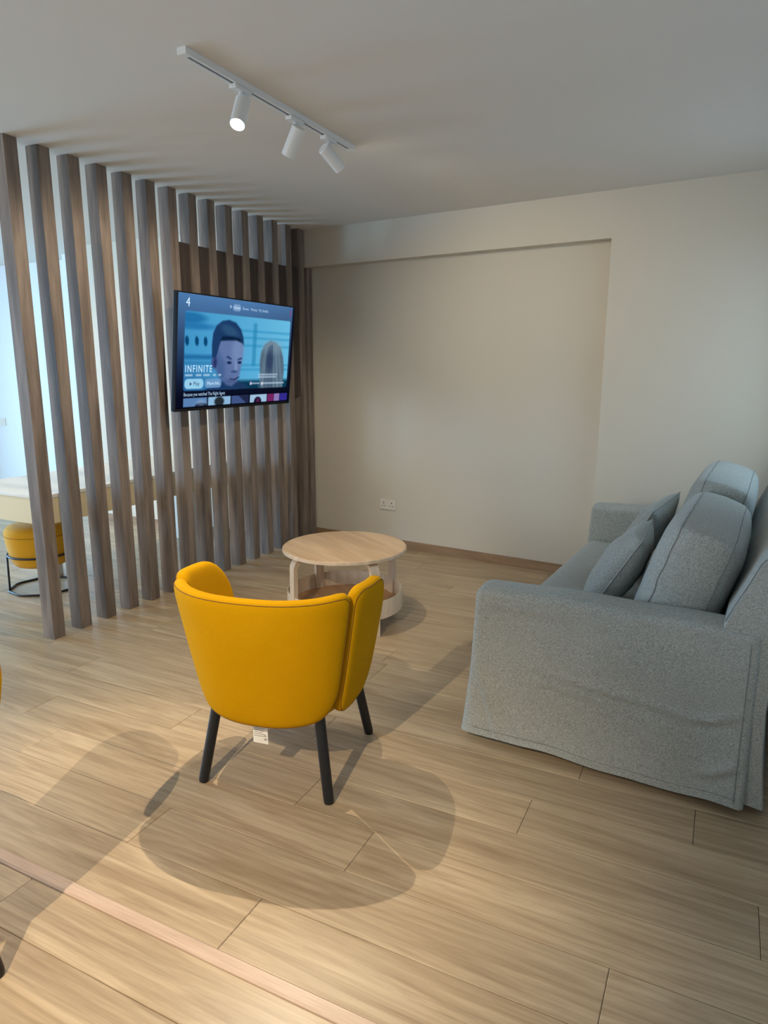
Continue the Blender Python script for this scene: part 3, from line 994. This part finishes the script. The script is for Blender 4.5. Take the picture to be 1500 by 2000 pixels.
def arm(parent, yside, outer):
    """arm as a closed loop of profile points (Y,z) swept along X, ends tucked in"""
    nX = 84
    prof = []
    zb = 0.030
    rt_ = 0.035
    for i in range(40):
        prof.append(('o', zb + (AH - rt_ - zb) * i / 39))
    for i in range(1, 7):
        prof.append(('co', math.radians(90 * i / 7)))
    for i in range(0, 5):
        prof.append(('t', i / 4))
    for i in range(1, 7):
        prof.append(('ci', math.radians(90 * i / 7)))
    for i in range(14):
        prof.append(('i', AH - rt_ - (AH - rt_ - zb) * i / 13))
    xs = []
    re = 0.024
    for i in range(nX):
        xs.append(i / (nX - 1) * SDEP)
    # fine stations near both ends for the rounded corners
    xs = [re * (1 - math.cos(math.radians(90 * i / 5))) for i in range(5)] + [x for x in xs if re <= x <= SDEP - re] + [SDEP - re + re * math.sin(math.radians(90 * i / 5)) for i in range(1, 6)]
    V = []
    for x in xs:
        if x < re:
            ins = re - math.sqrt(max(re * re - (re - x) ** 2, 0))
        elif x > SDEP - re:
            ins = re - math.sqrt(max(re * re - (x - SDEP + re) ** 2, 0))
        else:
            ins = 0
        for kind, val in prof:
            crown = 0.006 * nz(x * 4, 5, 1) - 0.010 * (abs(x - 0.5) / 0.5) ** 3
            if kind == 'o':
                yy, z = -fold(x, val) if outer else 0.0, val
                if val < 0.05:
                    z += 0.012 * nz(x * 5, 2, 0) + 0.012 * max(0, min(1, (0.75 - x) / 0.6))
                yy += ins
            elif kind == 'co':
                yy, z = rt_ * (1 - math.cos(val)) + ins * math.cos(val), AH - rt_ + rt_ * math.sin(val) + crown * math.sin(val) - ins * math.sin(val)
                if outer:
                    yy += -fold(x, AH - rt_) * math.cos(val)
            elif kind == 't':
                yy, z = rt_ + (AW - 2 * rt_) * val, AH + crown - ins + 0.006 * math.sin(math.pi * val)
            elif kind == 'ci':
                yy, z = AW - rt_ + rt_ * math.sin(val) - ins * math.sin(val), AH - rt_ + rt_ * math.cos(val) + crown * math.cos(val) - ins * math.cos(val)
            else:
                yy, z = AW - ins, val
            xx = x
            if x < 0.06:                      # front edge kicks out towards the floor
                k = max(0, (0.33 - z) / 0.33)
                xx -= 0.026 * k ** 1.2 * (1 - x / 0.06)
                xx += 0.018 * max(0, (z - 0.33) / 0.3) * (1 - x / 0.06)
            V.append((xx, (yside + yy) if yside < 1 else (yside + AW - yy), z))
    m_ = len(prof)
    F = grid_faces(len(xs), m_, False, True)
    F += [tuple(range(m_)), tuple(range((len(xs) - 1) * m_, len(xs) * m_))]
    return mk('armrest', V, F, M['grey'], parent, True, 60)
arm(sofa, 0.0, True)
arm(sofa, SLEN - AW, True)
# hem and seam threads along the near arm
def seam_line(parent, pts, r_=0.0016):
    return mk('seam', *tube(pts, r_, 5), M['greyseam'], parent, True)
near = [c for c in sofa.children if c.name.startswith('armrest')][0]
seam_line(near, [(0.945, -fold(0.945, 0.59 - 0.54 * t) - 0.0002, 0.59 - 0.54 * t) for t in [i / 30 for i in range(31)]])
seam_line(near, [(x, -fold(x, 0.062) - 0.0004, 0.058 + 0.012 * nz(x * 5, 2, 0) + 0.012 * max(0, min(1, (0.75 - x) / 0.6))) for x in [0.03 + 0.92 * i / 60 for i in range(61)]], 0.0011)

# front skirt between the arms, with a rounded upper edge
V = []
nY = 60
pr = [(0.06, 0.03), (0.012, 0.03), (0.016, 0.12), (0.022, 0.2), (0.026, 0.25), (0.034, 0.262), (0.06, 0.268)]
for i in range(nY):
    yy = AW + 0.002 + (SLEN - 2 * AW - 0.004) * i / (nY - 1)
    for x, z in pr:
        V.append((x - (0.006 * math.sin(yy * 22) * max(0, (0.25 - z) / 0.25)), yy, z))
F = grid_faces(nY, len(pr), False, True) + [tuple(range(len(pr))), tuple(range((nY - 1) * len(pr), nY * len(pr)))]
mk('front_skirt', V, F, M['grey'], sofa, True, 50)
# seat deck and seat cushion
mk('seat_deck', *box(0.06, 0.80, AW + 0.003, SLEN - AW - 0.003, 0.10, 0.27, 0.006), M['grey'], sofa)
def soft_box(x0, x1, y0, y1, z0, z1, r_, nx_=24, ny_=60, crown=0.0):
    """rounded box as a deformed grid cube"""
    bm = bmesh.new()
    bmesh.ops.create_cube(bm, size=2)
    bmesh.ops.subdivide_edges(bm, edges=bm.edges[:], cuts=15, use_grid_fill=True)
    hx, hy, hz = (x1 - x0) / 2, (y1 - y0) / 2, (z1 - z0) / 2
    for p in bm.verts:
        q = [math.copysign(abs(t) ** 0.72, t) for t in p.co]
        q = Vector((q[0] * hx, q[1] * hy, q[2] * hz))
        core = Vector((max(-hx + r_, min(hx - r_, q.x)), max(-hy + r_, min(hy - r_, q.y)), max(-hz + r_, min(hz - r_, q.z))))
        d = q - core
        if d.length > 1e-9:
            d = d.normalized() * r_ if d.length > r_ else d
        q = core + d
        if q.z > 0:
            q.z += crown * (1 - (q.x / hx) ** 2) * (1 - (q.y / hy) ** 4)
        p.co = q + Vector(((x0 + x1) / 2, (y0 + y1) / 2, (z0 + z1) / 2))
    bm.verts.index_update()
    out = [tuple(p.co) for p in bm.verts], [tuple(k.index for k in fc.verts) for fc in bm.faces]
    bm.free()
    return out
mk('seat_cushion', *soft_box(0.018, 0.70, AW + 0.004, SLEN - AW - 0.004, 0.272, 0.425, 0.045, crown=0.012), M['grey'], sofa, True)
# backrest frame: leaning profile swept along the length
pr = [(0.80, 0.10), (0.82, 0.40), (0.862, 0.645), (0.915, 0.77), (0.945, 0.845), (0.962, 0.868), (0.985, 0.880), (1.02, 0.880), (1.042, 0.868), (1.05, 0.845), (1.028, 0.62), (1.008, 0.36), (1.004, 0.20), (1.010, 0.03), (0.90, 0.03)]
V = []
ys = [0.012, 0.018, 0.030] + [0.06 + (SLEN - 0.12) * i / 50 for i in range(51)] + [SLEN - 0.03, SLEN - 0.018, SLEN - 0.012]
for yy in ys:
    e = min(yy, SLEN - yy)
    ins = 0.010 * max(0, 1 - (e - 0.012) / 0.02)
    for x, z in pr:
        cx, cz = 0.94, 0.5
        dx, dz = x - cx, z - cz
        l = math.hypot(dx, dz)
        xx, zz = x - dx / l * ins, z - dz / l * ins
        if z < 0.3 and x > 0.95:
            xx += 0.02 * (0.3 - z) / 0.3 + 0.004 * math.sin(yy * 25)
        V.append((xx, yy - (0.024 * (0.36 - z) / 0.36 if (z < 0.36 and yy < 0.1 and x > 0.98) else 0), zz))
n = len(pr)
F = grid_faces(len(ys), n, False, True) + [tuple(range(n)), tuple(range((len(ys) - 1) * n, len(ys) * n))]
bk = mk('backrest', V, F, M['grey'], sofa, True, 50)
seam_line(bk, [(x + 0.001, 0.018, z) for x, z in [(0.862, 0.645), (0.888, 0.71), (0.915, 0.77), (0.932, 0.812), (0.945, 0.845), (0.957, 0.862)]])
for x, yy in ((0.08, 0.10), (0.92, 0.10), (0.08, SLEN - 0.10), (0.92, SLEN - 0.10)):
    mk('foot', *box(x - 0.025, x + 0.025, yy - 0.025, yy + 0.025, 0, 0.10), M['black'], sofa)

def box_cushion(W, Hh, T):
    """plump boxed cushion: local x = thickness, y = width, z = height; front and back faces crowned"""
    n = 30
    V, F, key = [], [], {}
    def pt(i, j, k):
        a, b, c = (2 * i / n - 1), (2 * j / n - 1), k
        return a, b, c
    # two crowned faces + boxing
    def add(side):
        base = len(V)
        for i in range(n + 1):
            for j in range(n + 1):
                a, b = 2 * i / n - 1, 2 * j / n - 1
                # rounder corners in outline
                rr = 0.965 + 0.035 * (1 - (abs(a) * abs(b)) ** 6)
                prof_ = (1 - abs(a) ** 4.5) * (1 - abs(b) ** 4.5)
                x = side * (T * 0.31 + T * 0.21 * max(prof_, 0) ** 0.55)
                wr = 0.004 * nz(a * 2 + side, b * 3, 4) + 0.003 * nz(a * 6, b * 4 + side, 9)
                V.append((x + wr, a * W / 2 * rr, b * Hh / 2 * rr))
        for i in range(n):
            for j in range(n):
                p = base + i * (n + 1) + j
                F.append((p, p + n + 1, p + n + 2, p + 1))
        per = [base + i * (n + 1) for i in range(n)] + [base + n * (n + 1) + j for j in range(n)] + [base + i * (n + 1) + n for i in range(n, 0, -1)] + [base + j for j in range(n, 0, -1)]
        return per
    pa, pb = add(-1), add(1)
    m_ = len(pa)
    prev = pa
    for t in (0.25, 0.5, 0.75):
        st = len(V)
        for q, s in zip(pa, pb):
            A_, B_ = Vector(V[q]), Vector(V[s])
            p = A_.lerp(B_, t)
            out = Vector((0, p.y / W, p.z / Hh)).normalized() * 0.012 * math.sin(math.pi * t)
            V.append(tuple(p + out))
        cur = list(range(st, st + m_))
        F += [(prev[i], prev[(i + 1) % m_], cur[(i + 1) % m_], cur[i]) for i in range(m_)]
        prev = cur
    F += [(prev[i], prev[(i + 1) % m_], pb[(i + 1) % m_], pb[i]) for i in range(m_)]
    lo = [[V[q] for q in pa], [V[q] for q in pb]]
    return V, F, lo

CW = (SLEN - 2 * AW) / 2 - 0.006
for k in range(2):
    V, F, lo = box_cushion(CW, 0.465 if k == 0 else 0.50, 0.285)
    rot = Matrix.Rotation(math.radians(17 if k == 0 else 15), 4, 'Y')
    ctr = Vector((0.713, AW + 0.004 + CW / 2 + k * (CW + 0.006), 0.662 if k == 0 else 0.688))
    T4 = Matrix.Translation(ctr) @ rot
    c = mk('back_cushion', *xf((V, F), T4), M['grey'], sofa, True, 70)
    for L_ in lo:
        mk('seam', *tube([T4 @ Vector(p) for p in L_], 0.0018, 5, True), M['greyseam'], c, True)

def knife_pillow(W, T, pull=0.05):
    n = 30
    V, F = [], []
    idx_ = {}
    for side in (1, -1):
        for i in range(n + 1):
            for j in range(n + 1):
                a, b = 2 * i / n - 1, 2 * j / n - 1
                edge = i in (0, n) or j in (0, n)
                if edge and side == -1:
                    idx_[(side, i, j)] = idx_[(1, i, j)]
                    continue
                # sides dip inwards a little between the pointed corners
                ya = a * (1 - pull * (1 - b * b) * abs(a))
                zb_ = b * (1 - pull * (1 - a * a) * abs(b))
                t = (max((1 - a * a) * (1 - b * b), 0)) ** 0.42
                wr = 0.010 * t * nz(a * 2.3, b * 2.3, side * 3.1) + 0.004 * t * nz(a * 7, b * 5, side * 5.1)
                V.append((side * T / 2 * t + wr, ya * W / 2, zb_ * W / 2))
                idx_[(side, i, j)] = len(V) - 1
        for i in range(n):
            for j in range(n):
                F.append((idx_[(side, i, j)], idx_[(side, i + 1, j)], idx_[(side, i + 1, j + 1)], idx_[(side, i, j + 1)]))
    per = [idx_[(1, i, 0)] for i in range(n)] + [idx_[(1, n, j)] for j in range(n)] + [idx_[(1, i, n)] for i in range(n, 0, -1)] + [idx_[(1, 0, j)] for j in range(n, 0, -1)]
    return V, F, [V[q] for q in per]

Msofa = Matrix.Translation(SO) @ Matrix.Rotation(SROT, 4, 'Z')
def throw(label, lx, ly, lz, lean, yaw, roll, W=0.46, T=0.17):
    root = tag(empty('throw_pillow', (0, 0, 0)), label, 'pillow')
    V, F, per = knife_pillow(W, T)
    root.matrix_world = Msofa @ Matrix.Translation((lx, ly, lz)) @ Matrix.Rotation(yaw, 4, 'Z') @ Matrix.Rotation(lean, 4, 'Y') @ Matrix.Rotation(roll, 4, 'X')
    mk('cover', V, F, M['grey'], root, True)
    mk('piping', *tube(per, 0.0032, 6, True), M['grey'], root, True)
throw('grey throw pillow leaning against the near back cushion of the sofa', 0.428, 0.56, 0.616, math.radians(30), math.radians(4), math.radians(0), 0.41, 0.17)
throw('grey throw pillow behind the other pillow, its corner catching blue window light', 0.432, 1.14, 0.634, math.radians(28), math.radians(-6), math.radians(5), 0.42, 0.15)

# ------------------------------------------------------------------ track lights
def spot_head(parent, base, aim, on=True, power=60, cone=60, blend=0.25, color=(1.0, 0.86, 0.66), soft=0.007):
    """adapter on the rail, a short neck and a tube; base is where the adapter meets the rail (parent space = world)"""
    base = Vector(base)
    hd = mk('spotlight', *box(base.x - 0.016, base.x + 0.016, base.y - 0.05, base.y + 0.05, base.z - 0.016, base.z, 0.003), M['white'], parent)
    neck = base + Vector((0, 0, -0.058))
    mk('neck', *tube([base + Vector((0, 0, -0.012)), neck], 0.008, 10), M['white'], hd, True, 40)
    d = (Vector(aim) - neck).normalized()
    q = d.to_track_quat('-Z', 'Y').to_matrix().to_4x4()
    ctr = neck + Vector((0, 0, -0.012)) + d * 0.022
    T4 = Matrix.Translation(ctr) @ q
    prof_ = [(0.008, 0.062), (0.026, 0.062), (0.029, 0.059), (0.029, -0.062), (0.027, -0.063), (0.0265, -0.052), (0.008, -0.050)]
    mk('barrel', *xf(lathe(prof_, 32), T4), M['white'], hd, True, 35)
    lens = [(0.0258, -0.0525), (0.0258, -0.0512)]
    mk('lens', *xf(lathe([(0.004, -0.0525), (0.0258, -0.0525), (0.0258, -0.0512), (0.004, -0.0512)], 28), T4), M['lens_on'] if on else M['lens_off'], hd)
    if on:
        l = bpy.data.lights.new('spot_beam', 'SPOT')
        l.energy, l.color = power, color
        l.spot_size, l.spot_blend = math.radians(cone), blend
        l.shadow_soft_size = soft
        lo = bpy.data.objects.new('spot_beam', l)
        COL.objects.link(lo)
        lo.matrix_world = T4 @ Matrix.Translation((0, 0, -0.066))
        lo.parent = hd
    return hd
M['lens_on'] = emit('lamp_lens', (1.0, 0.90, 0.66, 1), 60)
M['lens_off'] = mat('lamp_lens_dark', rgb(190, 188, 180), 0.3)

def track(label, x, y0, y1):
    root = tag(empty('track_light', (0, 0, 0)), label, 'ceiling light')
    rail = mk('rail', *merge(box(x - 0.018, x - 0.006, y0, y1, H - 0.022, H), box(x + 0.006, x + 0.018, y0, y1, H - 0.022, H),
                             box(x - 0.006, x + 0.006, y0, y1, H - 0.006, H), box(x - 0.019, x + 0.019, y0 - 0.03, y0, H - 0.023, H), box(x - 0.019, x + 0.019, y1, y1 + 0.03, H - 0.023, H)), M['white'], root)
    mk('slot', *box(x - 0.0058, x + 0.0058, y0, y1, H - 0.018, H - 0.0062), M['slot'], rail)
    return root
TX = 1.36
t1 = track('white ceiling track light with three spot heads above the armchair', TX, -2.46, -1.33)
spot_head(t1, (TX, -2.17, H - 0.022), (1.72, -3.60, 0.0), True, 130, 72, 0.9)
spot_head(t1, (TX, -1.80, H - 0.022), (0.5, -1.6, 1.2), True, 52, 120, 0.5)
spot_head(t1, (TX, -1.52, H - 0.022), (1.70, -0.52, 1.72), True, 27, 104, 1.0)
t2 = track('white ceiling track light behind the camera lighting the sofa side', 2.22, -5.9, -4.9)
spot_head(t2, (2.22, -5.40, H - 0.022), (1.78, -3.05, 0), True, 225, 50, 0.8)
spot_head(t2, (2.22, -5.75, H - 0.022), (1.2, -4.4, 0), True, 25, 90, 0.5)
t3 = track('white ceiling track light over the dining table', -0.95, -3.1, -2.3)
spot_head(t3, (-0.95, -2.9, H - 0.022), (-1.25, 0.0, 1.15), True, 85, 52, 0.6, (1.0, 0.76, 0.46))
spot_head(t3, (-0.95, -2.5, H - 0.022), (-0.75, -1.2, 0.7), True, 40, 60, 0.5)

# ------------------------------------------------------------------ wall socket and switch
ax = math.atan(SL)
so = tag(empty('wall_socket', (0.729, yw(0.729), 0.350), ax), 'white double wall socket above the skirting on the recessed wall', 'socket')
pl_ = mk('plate', *box(-0.074, 0.074, -0.009, 0, -0.043, 0.043, 0.003), M['plastic'], so)
for cx in (-0.037, 0.037):
    mk('outlet', *merge(box(cx - 0.004, cx + 0.004, -0.0096, -0.0085, 0.006, 0.018), box(cx - 0.016, cx - 0.008, -0.0096, -0.0085, -0.017, -0.010), box(cx + 0.008, cx + 0.016, -0.0096, -0.0085, -0.017, -0.010)), M['hole'], so)
for cx in (-0.012, 0.012):
    mk('rocker', *box(cx - 0.005, cx + 0.005, -0.0115, -0.009, 0.020, 0.034, 0.001), M['plastic'], so)
sw_ = tag(empty('light_switch', (-4.245, 0.6, 0.83)), 'white switch plate on the bright wall of the dining side', 'switch')
mk('plate', *box(-0.06, 0.06, -0.009, 0, -0.043, 0.043, 0.003), M['plastic'], sw_)
mk('rocker', *box(-0.03, 0.03, -0.012, -0.009, -0.025, 0.025, 0.001), M['plastic'], sw_)

# ------------------------------------------------------------------ dining side
dt = tag(empty('dining_table', (-0.69, -1.0, 0)), 'cream dining table with a deep apron behind the slat screen', 'table')
mk('table_top', *box(-0.39, 0.39, -0.95, 0.95, 0.700, 0.722, 0.003), M['laminate'], dt)
mk('apron', *merge(box(-0.385, 0.385, -0.945, -0.925, 0.55, 0.6995), box(-0.385, 0.385, 0.925, 0.945, 0.55, 0.6995), box(-0.385, -0.365, -0.925, 0.925, 0.55, 0.6995), box(0.365, 0.385, -0.925, 0.925, 0.55, 0.6995)), M['apron'], dt)
for sx, sy in ((-0.33, -0.36), (-0.33, 0.87), (0.30, 0.87)):
    mk('leg', *box(sx - 0.035, sx + 0.035, sy - 0.035, sy + 0.035, 0, 0.70, 0.004), M['laminate'], dt)
mk('leg', *box(0.295, 0.365, 0.30, 0.37, 0, 0.70, 0.004), M['laminate'], dt)
st = tag(empty('stool', (-0.848, -1.587, 0), math.radians(12)), 'round yellow upholstered stool on a black wire frame under the dining table', 'stool')
RS = 0.205
mk('cushion', *lathe([(0.03, 0.165), (0.135, 0.165), (0.155, 0.172), (0.172, 0.195), (0.190, 0.26), (0.203, 0.34), (0.207, 0.38), (0.203, 0.405), (0.186, 0.428), (0.150, 0.440), (0.03, 0.447)], 48), M['stool'], st, True, 60)
mk('seam', *tube([(0.2078 * math.cos(2 * math.pi * i / 48), 0.2078 * math.sin(2 * math.pi * i / 48), 0.378) for i in range(48)], 0.0015, 5, True), M['yseam'], st, True)
mk('ring', *tube([(0.198 * math.cos(2 * math.pi * i / 48), 0.198 * math.sin(2 * math.pi * i / 48), 0.245) for i in range(48)], 0.007, 8, True), M['blackmetal'], st, True)
n8 = 8
base = []
for i in range(n8):
    a, b = 2 * math.pi * i / n8, 2 * math.pi * (i + 1) / n8
    for t in (0.12, 0.5, 0.88):
        base.append((0.215 * (math.cos(a) * (1 - t) + math.cos(b) * t), 0.215 * (math.sin(a) * (1 - t) + math.sin(b) * t), 0.007))
mk('base_ring', *tube(base, 0.007, 8, True), M['blackmetal'], st, True)
for i in range(4):
    a = math.radians(90 * i + 45)
    mk('leg', *tube([(0.199 * math.cos(a), 0.199 * math.sin(a), 0.245), (0.203 * math.cos(a), 0.203 * math.sin(a), 0.01)], 0.0065, 8), M['blackmetal'], st, True)
